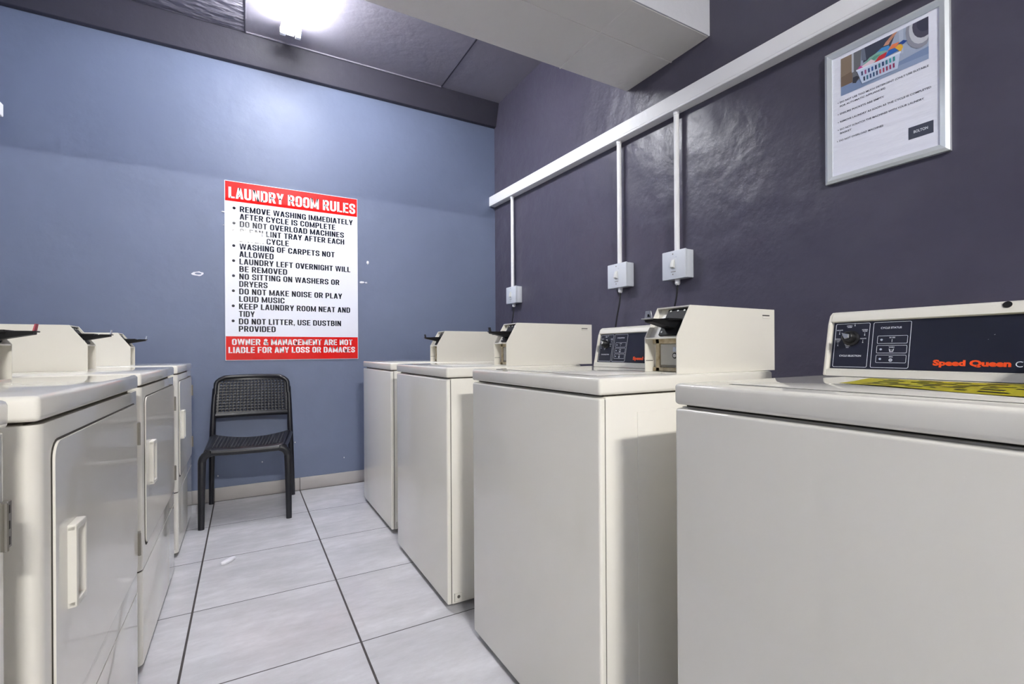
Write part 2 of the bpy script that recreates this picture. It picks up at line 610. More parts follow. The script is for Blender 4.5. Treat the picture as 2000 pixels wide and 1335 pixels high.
bmx = MB().prism([(1.450, ZC + 0.01), (1.447, 2.366), (1.975, 2.372), (1.988, 2.384), (1.988, ZC + 0.01)], 'x', XL, XR, M['beam'], 0.004)
bmx.box(XL, XR, 1.441, 1.4475, 2.369, ZC, M['beam_face'])
bmx.prism([(1.392, 2.3665), (1.398, 2.366), (1.398, 2.371), (1.392, 2.371)], 'y', 1.452, 1.972, M['beam'])
bmx.prism([(1.66, 2.366), (1.668, 2.366), (1.668, 2.371), (1.66, 2.371)], 'x', 0.3, XR, M['beam'])
tag(bmx.build('trim_2'), kind='structure')

sk = MB()
xs = [XL, -1.165 + 0.4978 - 0.0008, -0.170, 0.3278, 0.8256, 1.3234, XR]
xs = sorted(set([XL, -0.6678, -0.170, 0.3278, 0.8256, 1.3234, XR]))
sk.box(XL, XR, YB - 0.006, YB, 0, 0.082, M['grout'])
for a, b_ in zip(xs[:-1], xs[1:]):
    sk.box(a + 0.0018, b_ - 0.0018, YB - 0.011, YB - 0.001, 0.0025, 0.086, M['skirt'], 0.0015, 2)
tag(sk.build('baseboard_back'), kind='structure')


# ------------------------------------------------------------------ machines (local frame: front faces -x, viewer's right = low y)
def meter_case(root, ox, oy, w, x_back, plate, top_dz=0.168, sill=0.092, slide=0.043):
    xf, z0, z1, zt = ox, H, H + sill, H + top_dz
    sl = 0.048
    c = MB()
    prof = [(xf, z0), (xf, z1), (xf + sl, zt), (x_back, zt), (x_back, z0)]
    t = 0.0028
    c.prism(prof, 'y', oy, oy + t, M['case'], 0.0006, 1)
    c.prism(prof, 'y', oy + w - t, oy + w, M['case'], 0.0006, 1)
    c.box(xf + sl - 0.001, x_back, oy + 0.001, oy + w - 0.001, zt - 0.004, zt - 0.0003, M['case'])
    c.box(x_back - 0.004, x_back, oy + 0.001, oy + w - 0.001, z0, zt - 0.001, M['case'])
    # recessed lower front and its frame
    c.box(xf + 0.034, x_back - 0.005, oy + t, oy + w - t, z0 + 0.001, z1, M['case'])
    fx = xf + 0.027
    for (a, b_, e, g) in ((oy + t, oy + w - t, z0 + 0.004, z0 + 0.014), (oy + t, oy + w - t, z1 - 0.016, z1 - 0.003),
                          (oy + t, oy + 0.016, z0 + 0.004, z1 - 0.003), (oy + w - 0.026, oy + w - 0.013, z0 + 0.004, z1 - 0.003)):
        c.box(fx, xf + 0.036, a, b_, e, g, M['stained'], 0.001, 1)
    # shelf lip between lower recess and sloped window
    c.box(xf + 0.001, xf + 0.06, oy + t, oy + w - t, z1 - 0.004, z1, M['case'], 0.001, 1)
    c.box(xf + 0.001, xf + 0.036, oy + t, oy + w - t, z0, z0 + 0.003, M['case'])
    # sloped inner wall
    d = 0.016
    c.prism([(xf + d, z1), (xf + sl + d, zt - 0.002), (x_back - 0.005, zt - 0.002), (x_back - 0.005, z1)], 'y', oy + t, oy + w - t, M['case'])
    # pressed slot on the visible side, and a seam on the inner face of the far cheek
    c.box(x_back - 0.056, x_back - 0.020, oy - 0.0016, oy + 0.001, zt - 0.0260, zt - 0.0195, M['case'], 0.0012, 1)
    c.box(x_back - 0.056, x_back - 0.024, oy - 0.0004, oy + 0.001, zt - 0.0195, zt - 0.0160, M['foot'])
    c.box(xf + 0.002, xf + 0.027, oy + w - t - 0.0005, oy + w - t + 0.001, z0 + 0.031, z0 + 0.0325, M['dark_gap'])
    case = c.build('meter_case', root)
    # coin slide: black back plate with rivets, wedge tray, upright end plate
    s = MB()
    ang = math.atan2(sl, zt - z1)
    nrm = Vector((-math.cos(ang), 0, math.sin(ang)))
    along = Vector((math.sin(ang), 0, math.cos(ang)))
    org = Vector((xf + d, 0, z1)) + nrm * 0.0
    y0, y1 = oy + 0.006, oy + w - 0.036
    L_ = (zt - z1) / math.cos(ang)

    def Q(yv, a, n):
        p = org + along * a + nrm * n
        return (p.x, yv, p.z)
    vv = [Q(yy, a, n) for n in (0, 0.006) for a in (0.004, L_ - 0.012) for yy in (y0, y1)]
    s.add(vv, [(0, 1, 3, 2), (4, 6, 7, 5), (0, 4, 5, 1), (2, 3, 7, 6), (0, 2, 6, 4), (1, 5, 7, 3)], M['coin_black'])
    for yy, a in ((y0 + 0.012, L_ - 0.018), ((y0 + y1) / 2, L_ - 0.018), (y1 - 0.010, L_ - 0.018), (y1 - 0.008, 0.012)):
        p = Vector(Q(yy, a, 0.006))
        s.disc(p, nrm, 0.0026, M['rivet'], 0.0012, 10)
    zc = z1 + slide
    yc = (y0 + y1) / 2 + 0.004
    xt, xw = xf - 0.050, xf + sl
    s.add([(xt, yc - 0.014, zc), (xt, yc + 0.014, zc), (xw, yc + 0.026, zc), (xw, yc - 0.026, zc),
           (xt, yc - 0.012, zc - 0.006), (xt, yc + 0.012, zc - 0.006), (xw, yc + 0.020, zc - 0.026), (xw, yc - 0.020, zc - 0.026)],
          [(0, 3, 2, 1), (4, 5, 6, 7), (0, 1, 5, 4), (1, 2, 6, 5), (2, 3, 7, 6), (3, 0, 4, 7)], M['coin_black'])
    s.box(xf - 0.01, xw, yc - 0.028, yc + 0.030, zc - 0.002, zc + 0.0035, M['coin_black'], 0.001, 1)
    s.box(xt - 0.006, xt + 0.03, yc - 0.012, yc + 0.012, zc - 0.001, zc + 0.002, M['coin_black'], 0.0008, 1)
    if plate == 'steel':
        s.prism([(yc - 0.013, zc + 0.001), (yc + 0.013, zc + 0.001), (yc + 0.009, zc + 0.021), (yc - 0.009, zc + 0.021)], 'x', xt - 0.002, xt + 0.0005, M['steel'], 0.0005, 1)
        s.box(xt - 0.012, xt + 0.002, yc - 0.014, yc + 0.014, zc + 0.0, zc + 0.003, M['steel'], 0.0008, 1)
        s.prism([(yc - 0.007, zc + 0.006), (yc + 0.002, zc + 0.006), (yc + 0.001, zc + 0.013), (yc - 0.003, zc + 0.013)], 'x', xt - 0.0026, xt - 0.0018, M['coin_black'])
    else:
        pm = {'red': M['red_tag'], 'clear': M['clear_tag'], 'dark': M['coin_black']}[plate]
        dx = 0.004
        s.prism([(xt - dx, zc + 0.018), (xt - dx + 0.0018, zc + 0.018), (xt + 0.0022, zc), (xt - 0.001, zc)], 'y', yc - 0.009, yc + 0.009, pm)
    s.build('coin_slide', case)
    v = MB()
    v.box(fx + 0.003, xf + 0.035, oy + 0.017, oy + w - 0.027, z0 + 0.020, z1 - 0.017, M['steel_dull'], 0.001, 1)
    v.box(fx + 0.0045, xf + 0.035, oy + 0.016, oy + w - 0.026, z0 + 0.0145, z0 + 0.020, M['hinge'])
    lk = Vector((fx + 0.003, oy + 0.032, z0 + 0.045))
    v.disc(lk, -X, 0.0075, M['coin_black'], 0.002, 16)
    v.disc(lk - X * 0.002, -X, 0.0048, M['steel'], 0.001, 16)
    v.box(fx, fx + 0.004, oy + 0.028, oy + 0.037, z0 + 0.055, z0 + 0.067, M['clear_tag'], 0.0005, 1)
    v.build('vault_door', case)
    return case


def console(root, y0, y1, face=True, brand=True):
    zb, ztp = H + 0.001, H + 0.141
    xb, xt, xr = 0.452, 0.487, 0.605
    c = MB()
    # side profile with a lip that overhangs the black face plate
    prof = [(xb, zb), (xb + 0.002, zb + 0.014), (xb + 0.0105, zb + 0.016), (xb + 0.030, zb + 0.116), (xb + 0.0245, zb + 0.119),
            (xt - 0.004, ztp - 0.006), (xt + 0.006, ztp), (xr, ztp - 0.012), (xr, zb)]
    c.prism(prof, 'y', y0 + 0.007, y1 - 0.007, M['case'])
    full = [(xb - 0.001, zb), (xb + 0.022, zb + 0.112), (xt - 0.004, ztp - 0.007), (xt + 0.006, ztp + 0.0003), (xr, ztp - 0.012), (xr, zb)]
    c.prism(full, 'y', y1 - 0.0075, y1, M['case'], 0.003, 3)
    c.prism(full, 'y', y0, y0 + 0.0075, M['case'], 0.003, 3)
    if face and brand:
        c.disc((xt - 0.0038, y1 - 0.288, ztp - 0.0068), (-0.9, 0, 0.4), 0.0062, M['black'], 0.0015, 14)
    con = c.build('console', root)
    p0 = Vector((xb + 0.0105, 0, zb + 0.016))
    p1 = Vector((xb + 0.030, 0, zb + 0.116))
    uy = (p1 - p0).normalized()
    ux = -Y
    nz = ux.cross(uy)                       # towards the viewer
    if nz.x > 0:
        nz = -nz
    hgt = (p1 - p0).length
    org = p0 + Y * (y1 - 0.011) + nz * 0.0012
    W = (y1 - 0.011) - (y0 + 0.009)
    f = MB()
    a = [org, org + ux * W, org + ux * W + uy * hgt, org + uy * hgt]
    b_ = [q - nz * 0.001 for q in a]
    f.add(a + b_, [(0, 1, 2, 3), (4, 7, 6, 5), (0, 4, 5, 1), (1, 5, 6, 2), (2, 6, 7, 3), (3, 7, 4, 0)], M['face'])
    if face:
        wm, e = M['print_white'], 0.0004
        f.rrect(org, ux, uy, 0.0045, 0.071, 0.003, hgt - 0.003, 0.0009, wm, e)
        f.rrect(org, ux, uy, 0.077, 0.1425, 0.003, hgt - 0.003, 0.0009, wm, e)
        f.text('CYCLE SELECTION', org + ux * 0.0165 + uy * 0.026, ux, uy, 0.042, 0.0036, wm, 0.02, lift=e)
        f.text('CYCLE STATUS', org + ux * 0.0905 + uy * 0.0845, ux, uy, 0.036, 0.0038, wm, 0.02, lift=e)
        for k, (nm, yb_) in enumerate((('IN USE', 0.0535), ('WASH', 0.0335), ('SPIN', 0.0135))):
            f.rrect(org, ux, uy, 0.086, 0.138, yb_, yb_ + 0.0165, 0.0007, wm, e, 0.002)
            f.text(nm, org + ux * 0.112 + uy * (yb_ + 0.0112), ux, uy, None, 0.0024, wm, 0.02, 'C', e)
            f.disc(org + ux * 0.0935 + uy * (yb_ + 0.008), nz, 0.0022, M['clear_tag'], 0.0006, 10)
            if k == 0:
                f.quad(org, ux, uy, 0.1115, 0.1123, yb_ + 0.003, yb_ + 0.009, wm, e)
            elif k == 1:
                f.poly(org, ux, uy, [(0.1075, yb_ + 0.0092), (0.109, yb_ + 0.0028), (0.115, yb_ + 0.0028), (0.1165, yb_ + 0.0092), (0.1152, yb_ + 0.0092), (0.1142, yb_ + 0.004), (0.1098, yb_ + 0.004), (0.1088, yb_ + 0.0092)], wm, e)
                f.quad(org, ux, uy, 0.1094, 0.1146, yb_ + 0.0062, yb_ + 0.0070, wm, e)
            else:
                f.rrect(org, ux, uy, 0.1088, 0.1152, yb_ + 0.0028, yb_ + 0.0092, 0.0012, wm, e, 0.0032)
                f.quad(org, ux, uy, 0.1112, 0.1128, yb_ + 0.005, yb_ + 0.007, wm, e)
        # temperature settings round the knob
        kx, ky = 0.0375, 0.066
        for tx, ty, lines in ((0.032, 0.0925, 2), (0.062, 0.083, 2), (0.0595, 0.064, 1), (0.031, 0.0515, 3), (0.0115, 0.064, 3), (0.013, 0.0835, 1)):
            for j in range(lines):
                f.text(('NORMAL', 'WARM', 'HOT')[j] if lines > 1 else 'DELICATE', org + ux * tx + uy * (ty - j * 0.0032), ux, uy, None, 0.0022, wm, 0.02, 'C', e, 0.9)
            tx2 = tx + (0.010 if lines > 1 and 0.02 < tx < 0.05 else 0.0)
            ty2 = ty - (0.0 if tx2 != tx else 0.0032 * (lines - 1) + 0.0085)
            f.quad(org, ux, uy, tx2 - 0.0003, tx2 + 0.0003, ty2 + 0.0018, ty2 + 0.007, wm, e)
            f.disc(org + ux * tx2 + uy * (ty2 + 0.0012), nz, 0.0011, wm, 0.0004, 8)
        if brand:
          f.text('Speed Queen', org + ux * 0.180 + uy * 0.0098, ux, uy, 0.106, 0.0112, M['print_orange'], 0.055, lift=e)
          f.text('Commercial', org + ux * 0.291 + uy * 0.0098, ux, uy, None, 0.0098, M['print_white'], 0.0, lift=e)
        for sx_, sy_, ln in () if not brand else ((0.262, 0.066, 0.002), (0.2545, 0.058, 0.0012), (0.31, 0.045, 0.006), (0.306, 0.041, 0.003)):
            f.poly(org, ux, uy, [(sx_, sy_), (sx_ + ln, sy_ + ln * .6), (sx_ + ln * .8, sy_ + ln * .8)], M['print_white'], e)
    f.build('control_panel', con)
    if face:
        k = MB()
        kc = org + ux * kx + uy * ky
        k.tube([kc, kc + nz * 0.004, kc + nz * 0.006, kc + nz * 0.018, kc + nz * 0.021], [0.0165, 0.0165, 0.0125, 0.0115, 0.0085], M['black'], 20)
        dr = (-ux * 0.80 + uy * 0.6)
        pr = (ux * 0.6 + uy * 0.80)
        tip = kc + nz * 0.0185
        k.add([tip + dr * 0.015, tip + pr * 0.0075 - dr * 0.002, tip - dr * 0.007, tip - pr * 0.0075 - dr * 0.002,
               tip + dr * 0.012 + nz * 0.004, tip + pr * 0.0055 + nz * 0.0055, tip - dr * 0.005 + nz * 0.005, tip - pr * 0.0055 + nz * 0.0055],
              [(4, 5, 6, 7), (0, 1, 5, 4), (1, 2, 6, 5), (2, 3, 7, 6), (3, 0, 4, 7)], M['steel'])
        k.build('selector_knob', con)
    return con


def machine_base(name, loc, rot, w, d, label, cat, group):
    root = thing(name, loc, rot, label, cat, group)
    for fx, fy in ((0.06, 0.06), (0.06, w - 0.06), (d - 0.06, 0.06), (d - 0.06, w - 0.06)):
        MB().tube([(fx, fy, 0), (fx, fy, 0.012), (fx, fy, 0.028)], [0.02, 0.02, 0.012], M['foot'], 14).build('foot', root)
    tp = MB()
    tp.box(-0.001, d, -0.0015, w + 0.0015, H - TOPT, H, M['enamel'], 0.0075, 4)
    tp.build('top_panel', root)
    return root


def washer(x, y, label, plate='dark', label_sheet=False, back=0.66, top_dz=0.172, con_end=0.636):
    w, d = 0.65, 0.612
    root = machine_base('top_load_washer', (x, y, 0), 0, w, d, label, 'washing machine', 'washing machines along the right wall')
    c = MB()
    c.box(0.0170, d - 0.002, 0.0, w, 0.02, H - TOPT - 0.004, M['enamel'], 0.003, 2)
    for s_ in (0, 1):
        yy = (-0.0016, 0.002) if s_ == 0 else (w - 0.002, w + 0.0016)
        c.box(0.108, 0.50, yy[0], yy[1], 0.06, 0.808, M['enamel'], 0.0015, 2)
    c.box(0.02, d - 0.01, 0.01, w - 0.01, H - TOPT - 0.006, H - TOPT + 0.002, M['dark_gap'])
    c.build('cabinet', root)
    p = MB()
    p.box(0.0, 0.0142, 0.0, w, 0.02, H - TOPT - 0.006, M['enamel'], 0.0062, 4, edges=lambda a, b_: not (a.x > 0.01 and b_.x > 0.01))
    p.box(0.0135, 0.0180, 0.002, w - 0.002, 0.024, H - TOPT - 0.01, M['dark_gap'])
    p.build('front_panel', root)
    br = MB()
    br.box(0.027, 0.055, -0.0022, 0.001, 0.028, 0.057, M['case'], 0.0012, 1)
    br.box(0.0262, 0.0275, -0.0012, 0.001, 0.027, 0.058, M['dark_gap'])
    br.disc((0.042, -0.0018, 0.044), -Y, 0.006, M['hinge'], 0.0012, 12)
    br.build('side_bracket', root)
    lid = MB()
    lid.box(0.055, 0.415, 0.075, w - 0.075, H - 0.001, H + 0.0016, M['enamel'], 0.001, 2)
    lid.box(0.052, 0.418, 0.072, w - 0.072, H - 0.0008, H + 0.0004, M['dark_gap'])
    lid.build('loading_lid', root)
    meter_case(root, 0.262, 0.023, 0.108, back, plate, top_dz)
    console(root, 0.139, con_end, brand=con_end > 0.4)
    if label_sheet:
        sh = MB()
        nx, ny = 10, 24
        vv, ff = [], []
        random.seed(3)
        A, B, C_, D = (0.205, 0.482), (0.325, 0.488), (0.455, 0.10), (0.062, 0.09)

        def at(i, j, lift):
            t, q = i / nx, j / ny
            px_, py_ = [(A[k] * (1 - t) + B[k] * t) * (1 - q) + (D[k] * (1 - t) + C_[k] * t) * q for k in (0, 1)]
            return (px_, py_, H + 0.0022 + lift + 0.0012 * (math.sin(px_ * 34 + py_ * 21) * .5 + .5) + 0.003 * max(0, 1 - 3.5 * q) * max(0, 2 * t - 1))
        vv = [at(i, j, 0) for j in range(ny + 1) for i in range(nx + 1)]
        for j in range(ny):
            for i in range(nx):
                q = j * (nx + 1) + i
                ff.append((q, q + 1, q + nx + 2, q + nx + 1))
        sh.add(vv, ff, M['yellow'], True)
        for r_ in range(6):                                     # worn, unreadable lines of print
            jj = 2.0
            while jj < ny - 1:
                ln = random.uniform(0.4, 2.0)
                i0 = 1.2 + r_ * 1.4
                sh.add([at(i0, jj, .0005), at(i0 + .5, jj, .0005), at(i0 + .5, jj + ln, .0005), at(i0, jj + ln, .0005)], [(0, 1, 2, 3)], M['label_ink'])
                jj += ln + random.uniform(0.5, 1.6)
        tag(sh.build('warning_sheet', root), 'worn yellow warning sheet with black print')
    return root


washer(0.6623, 2.4662, 'washing machine farthest back in the right row, nearest the blue wall', 'dark')
washer(0.6414, 1.6302, 'washing machine on the right second from the back wall, its control panel hidden', 'dark', back=0.69, con_end=0.36)
washer(0.6608, 0.7963, 'washing machine on the right with upright steel tab on its coin slide', 'steel', con_end=0.578)
washer(0.6706, -0.0490, 'nearest washing machine on the right, with orange lettering and yellow sheet on its lid', 'steel', True)


def dryer(x, yfar, w, label, plate, box_far, sill=0.09, slide=0.036, top=0.157):
    """x = plane of the front, yfar = far side; the front faces +x, so the local frame is turned by half a circle"""
    d = 0.66
    root = machine_base('tumble_dryer', (x, yfar, 0), math.pi, w, d, label, 'dryer', 'tumble dryers along the left side')
    c = MB()
    zt = H - TOPT - 0.005
    zs = 0.298
    c.box(0.0, d - 0.002, 0.0, w, zs + 0.003, zt, M['enamel'], 0.020, 5, edges=lambda a, b_: a.x < 0.01 and b_.x < 0.01 and abs(a.z - b_.z) > 0.1)
    c.box(0.02, d - 0.01, 0.01, w - 0.01, zt - 0.002, H - TOPT + 0.002, M['dark_gap'])
    c.box(0.003, d - 0.01, 0.003, w - 0.003, zs - 0.01, zs + 0.01, M['dark_gap'], 0.019, 4, edges=lambda a, b_: a.x < 0.01 and b_.x < 0.01 and abs(a.z - b_.z) > 0.01)
    # dark reveal round the door
    c.box(-0.0012, 0.01, 0.0365, w - 0.0455, 0.3560, 0.8150, M['dark_gap'], 0.028, 5, edges=lambda a, b_: abs(a.x - b_.x) > 0.005)
    c.build('cabinet', root)
    lo = MB()
    lo.box(0.0, d - 0.002, 0.0, w, 0.02, zs - 0.002, M['enamel'], 0.020, 5, edges=lambda a, b_: a.x < 0.01 and b_.x < 0.01 and abs(a.z - b_.z) > 0.1)
    lo.build('lower_panel', root)
    dr = MB()
    dr.box(-0.0045, 0.004, 0.039, w - 0.048, 0.364, 0.8115, M['enamel'], 0.026, 6, edges=lambda a, b_: abs(a.x - b_.x) > 0.005)
    door = dr.build('door', root)
    h = MB()
    ya, yb, za, zb = w - 0.152, w - 0.102, 0.532, 0.668
    # moulded pull: thick grip on one side, finger pocket with a rim on the other
    h.prism([(-0.0035, yb), (-0.0150, yb - 0.003), (-0.0165, yb - 0.008), (-0.0150, yb - 0.014), (-0.0075, yb - 0.017), (-0.0070, ya + 0.011), (-0.0170, ya + 0.006), (-0.0180, ya + 0.002), (-0.0150, ya), (-0.0035, ya)], 'z', za + 0.004, zb - 0.004, M['case'])
    for z0_, z1_ in ((za, za + 0.011), (zb - 0.011, zb)):
        h.prism([(-0.0035, yb), (-0.0150, yb - 0.003), (-0.0165, yb - 0.008), (-0.0180, ya + 0.002), (-0.0150, ya), (-0.0035, ya)], 'z', z0_, z1_, M['case'], 0.002, 2)
    h.build('handle', door)
    for z0, z1 in ((0.700, 0.760), (0.404, 0.464)):
        hg = MB()
        hg.box(-0.0085, -0.001, 0.018, 0.0400, z0, z1, M['hinge'], 0.001, 1)
        for q in range(3):
            zq = z0 + 0.005 + q * (z1 - z0 - 0.02) / 2
            hg.box(-0.0095, -0.003, 0.026, 0.036, zq, zq + 0.010, M['dark_gap'])
        hg.tube([(-0.009, 0.0385, z0), (-0.009, 0.0385, z1)], 0.003, M['hinge'], 8)
        hg.build('hinge', root)
    meter_case(root, 0.205, box_far, 0.108, d - 0.04, plate, top, sill, slide)
    console(root, box_far + 0.112, w - 0.014, face=False)
    return root


dryer(-0.271, 3.345, 0.66, 'dryer farthest back on the left, beside the black chair', 'clear', 0.345)
dryer(-0.267, 2.518, 0.75, 'middle dryer in the left row, its door and one handle showing between two others', 'clear', 0.255)
dryer(-0.256, 1.645, 0.72, 'large dryer front on the left with wide door and big white handle, red slide tab', 'red', 0.140, 0.082, 0.027, 0.150)
dryer(-0.270, 0.868, 0.71, 'dryer cut off at the left edge, only its hinge side showing', 'clear', 0.14)


# ------------------------------------------------------------------ chair
def perforated(fn, nu, nv, hole, thick, name, parent, border=1, edge=None):
    b = bmesh.new()

    def V_(u, v):
        return b.verts.new(fn(u, v))
    for i in range(nu):
        for j in range(nv):
            u0_, u1_, v0_, v1_ = i / nu, (i + 1) / nu, j / nv, (j + 1) / nv
            um, vm = (u0_ + u1_) / 2, (v0_ + v1_) / 2
            o = [V_(*q) for q in ((u0_, v0_), (um, v0_), (u1_, v0_), (u1_, vm), (u1_, v1_), (um, v1_), (u0_, v1_), (u0_, vm))]
            if border <= i < nu - border and border <= j < nv - border:
                du, dv = (u1_ - u0_) * hole, (v1_ - v0_) * hole
                k = 0.72
                h = [V_(*q) for q in ((um - du * k, vm - dv * k), (um, vm - dv), (um + du * k, vm - dv * k), (um + du, vm), (um + du * k, vm + dv * k), (um, vm + dv), (um - du * k, vm + dv * k), (um - du, vm))]
                for q in range(8):
                    b.faces.new((o[q], o[(q + 1) % 8], h[(q + 1) % 8], h[q]))
            else:
                b.faces.new(o)
    bmesh.ops.remove_doubles(b, verts=b.verts, dist=1e-5)
    bmesh.ops.recalc_face_normals(b, faces=b.faces)
    for f in b.faces:
        f.smooth = True
    me = bpy.data.meshes.new(name)
    b.to_mesh(me)
    b.free()
    me.materials.append(M['chair'])
    o = bpy.data.objects.new(name, me)
    COL.objects.link(o)
    o.parent = parent
    md = o.modifiers.new('thickness', 'SOLIDIFY')
    md.thickness = thick
    md.offset = 0.0
    return o


ch = thing('plastic_chair', (0.027, 3.268, 0), math.radians(-4.8), 'black perforated plastic chair standing against the blue wall', 'chair')


def arc(c, r, a0, a1, n, ax, ay):
    return [Vector(c) + Vector(ax) * (r * math.cos(math.radians(a0 + (a1 - a0) * k / n))) + Vector(ay) * (r * math.sin(math.radians(a0 + (a1 - a0) * k / n))) for k in range(n + 1)]


ZS = 0.418
for sx in (-1, 1):
    # front leg rises and rounds over into the front rail
    p = [Vector((sx * 0.213, -0.247, 0.0)), Vector((sx * 0.211, -0.243, 0.2)), Vector((sx * 0.209, -0.240, ZS - 0.065))]
    p += arc((sx * 0.159, -0.238, ZS - 0.062), 0.050, 0, 80, 6, (sx, 0, 0), (0, 0, 1))
    r = [(0.0135, 0.0150), (0.015, 0.017), (0.0165, 0.020)] + [(0.017, 0.020)] * 7
    MB().tube(p, r, M['chair'], 14, flat=(0, 1, 0)).build('leg', ch)
    # rear leg: foot splays back, bends at seat and carries on as the back upright
    q = [Vector((sx * 0.232, 0.236, 0.0)), Vector((sx * 0.226, 0.212, 0.2)), Vector((sx * 0.219, 0.192, 0.40)), Vector((sx * 0.217, 0.193, 0.47)),
         Vector((sx * 0.214, 0.212, 0.60)), Vector((sx * 0.209, 0.236, 0.72))]
    r2 = [(0.0125, 0.0135), (0.0145, 0.015), (0.017, 0.017), (0.0165, 0.0165), (0.0150, 0.0145), (0.0135, 0.013)]
    MB().tube(q, r2, M['chair'], 14, flat=(0, 1, 0)).build('leg', ch)
sf = MB()
sf.tube([Vector((x_, -0.238, ZS - 0.012 - 0.004 * math.cos(x_ * 8))) for x_ in [-0.165 + 0.33 * k / 10 for k in range(11)]], (0.017, 0.0185) and 0.0175, M['chair'], 12)
for sx in (-1, 1):
    sf.tube([Vector((sx * 0.190, -0.225, ZS - 0.012)), Vector((sx * 0.203, -0.05, ZS - 0.010)), Vector((sx * 0.213, 0.10, ZS - 0.002)), Vector((sx * 0.218, 0.19, ZS + 0.004))], 0.0145, M['chair'], 12)
sf.tube([Vector((x_, 0.185 - 0.02 * (1 - (x_ / .21) ** 2), ZS - 0.006 - 0.012 * (1 - (x_ / .21) ** 2))) for x_ in [-0.21 + 0.42 * k / 10 for k in range(11)]], 0.010, M['chair'], 10)
sf.build('seat_frame', ch)


def seat_fn(u, v):
    x_ = (u - 0.5) * 2
    y_ = -0.246 + 0.430 * v
    half = 0.188 + 0.024 * v
    dip = 0.016 * (1 - x_ * x_) * (0.25 + 0.75 * v)
    front = 0.010 * max(0.0, (0.12 - v) / 0.12) ** 2
    return (x_ * half, y_ - 0.012 * (1 - x_ * x_) * (v > 0.97), ZS + 0.0085 + 0.012 * v * x_ * x_ - dip - front)


perforated(seat_fn, 22, 18, 0.25, 0.007, 'seat', ch)


def back_fn(u, v):
    x_ = (u - 0.5) * 2
    z_ = 0.553 + (0.790 - 0.553) * v
    half = 0.212 - 0.010 * v
    if v > 0.8:                                   # rounded top corners
        half -= 0.048 * ((v - 0.8) / 0.2) ** 2.6
    return (x_ * half, 0.204 + 0.16 * (z_ - 0.553) + 0.018 * (1 - x_ * x_), z_)


perforated(back_fn, 21, 13, 0.25, 0.009, 'backrest', ch)
bf = MB()
n = 26
path = []
for k in range(9):                                 # up the left side, across, down the right side
    v = 0.55 + 0.45 * k / 8
    path.append(Vector(back_fn(0.0, v)))
for k in range(1, 12):
    path.append(Vector(back_fn(k / 12, 1.0)) + Vector((0, 0, 0.003 * math.sin(math.pi * k / 12))))
for k in range(9):
    v = 1.0 - 0.45 * k / 8
    path.append(Vector(back_fn(1.0, v)))
bf.tube(path, 0.0125, M['chair'], 12, flat=(0, 1, 0))
bf.tube([Vector(back_fn(k / 12, 0.0)) for k in range(13)], [(0.009, 0.015)] * 13, M['chair'], 12, flat=(0, 1, 0))
bf.build('back_frame', ch)

# ------------------------------------------------------------------ rules sign on the back wall
SX0, SX1, SZ0, SZ1 = -0.1065, 0.7225, 0.8946, 2.0550
ys = YB - 0.005
sg = thing('rules_sign', (0.31, YB, 1.47), 0, 'large white sign with red bands headed LAUNDRY ROOM RULES on the blue wall', 'sign')


def local(mb, base):
    mb.v = [(p[0] - base[0], p[1] - base[1], p[2] - base[2]) for p in mb.v]
    return mb


SB = (0.31, YB, 1.47)
pn = MB().box(SX0, SX1, ys, YB - 0.0005, SZ0, SZ1, M['sign_white'], 0.0012, 1)
LINES = [(1, 0.688, 'REMOVE WASHING IMMEDIATELY', 1), (2, 0.568, 'AFTER CYCLE IS COMPLETE', 0), (3, 0.627, 'DO NOT OVERLOAD MACHINES', 1),
         (4, 0.629, 'CLEAN LINT TRAY AFTER EACH', 1), (5, 0.268, 'DRYER CYCLE', 0), (6, 0.563, 'WASHING OF CARPETS NOT', 1), (7, 0.175, 'ALLOWED', 0),
         (8, 0.670, 'LAUNDRY LEFT OVERNIGHT WILL', 1), (9, 0.257, 'BE REMOVED', 0), (10, 0.594, 'NO SITTING ON WASHERS OR', 1), (11, 0.138, 'DRYERS', 0),
         (12, 0.612, 'DO NOT MAKE NOISE OR PLAY', 1), (13, 0.240, 'LOUD MUSIC', 0), (14, 0.667, 'KEEP LAUNDRY ROOM NEAT AND', 1), (15, 0.061, 'TIDY', 0),
         (16, 0.604, 'DO NOT LITTER, USE DUSTBIN', 1), (17, 0.185, 'PROVIDED', 0)]
for n_, xr_, t_, bul in LINES:
    zb_ = 1.860 - (n_ - 1) * 0.04866
    xl_ = -0.020 - 0.0006 * n_
    block_letters(pn, t_, (xl_, ys - 0.0004, zb_), X, Z, xr_ - xl_, 0.0375, M['sign_black'])
    if bul:
        pn.disc((-0.052 - 0.0006 * n_, ys, zb_ + 0.021), -Y, 0.0088, M['sign_black'], 0.0004, 16)
local(pn, SB).build('panel', sg)
hb = MB().box(SX0 + 0.004, SX1 - 0.004, ys - 0.0010, ys + 0.0005, 1.9245, SZ1 - 0.004, M['sign_red'])
block_letters(hb, 'LAUNDRY ROOM RULES', (-0.083, ys - 0.0015, 1.9435), X, Z, 0.789, 0.071, M['sign_text_white'])
local(hb, SB).build('header_band', sg)
fb = MB().box(SX0 + 0.004, SX1 - 0.004, ys - 0.0010, ys + 0.0005, SZ0 + 0.004, 1.0515, M['sign_red'])
block_letters(fb, 'OWNER & MANAGEMENT ARE NOT', (-0.069, ys - 0.0015, 0.9950), X, Z, 0.750, 0.0395, M['sign_text_white'])
block_letters(fb, 'LIABLE FOR ANY LOSS OR DAMAGES', (-0.0885, ys - 0.0015, 0.9430), X, Z, 0.787, 0.0395, M['sign_text_white'])
local(fb, SB).build('footer_band', sg)

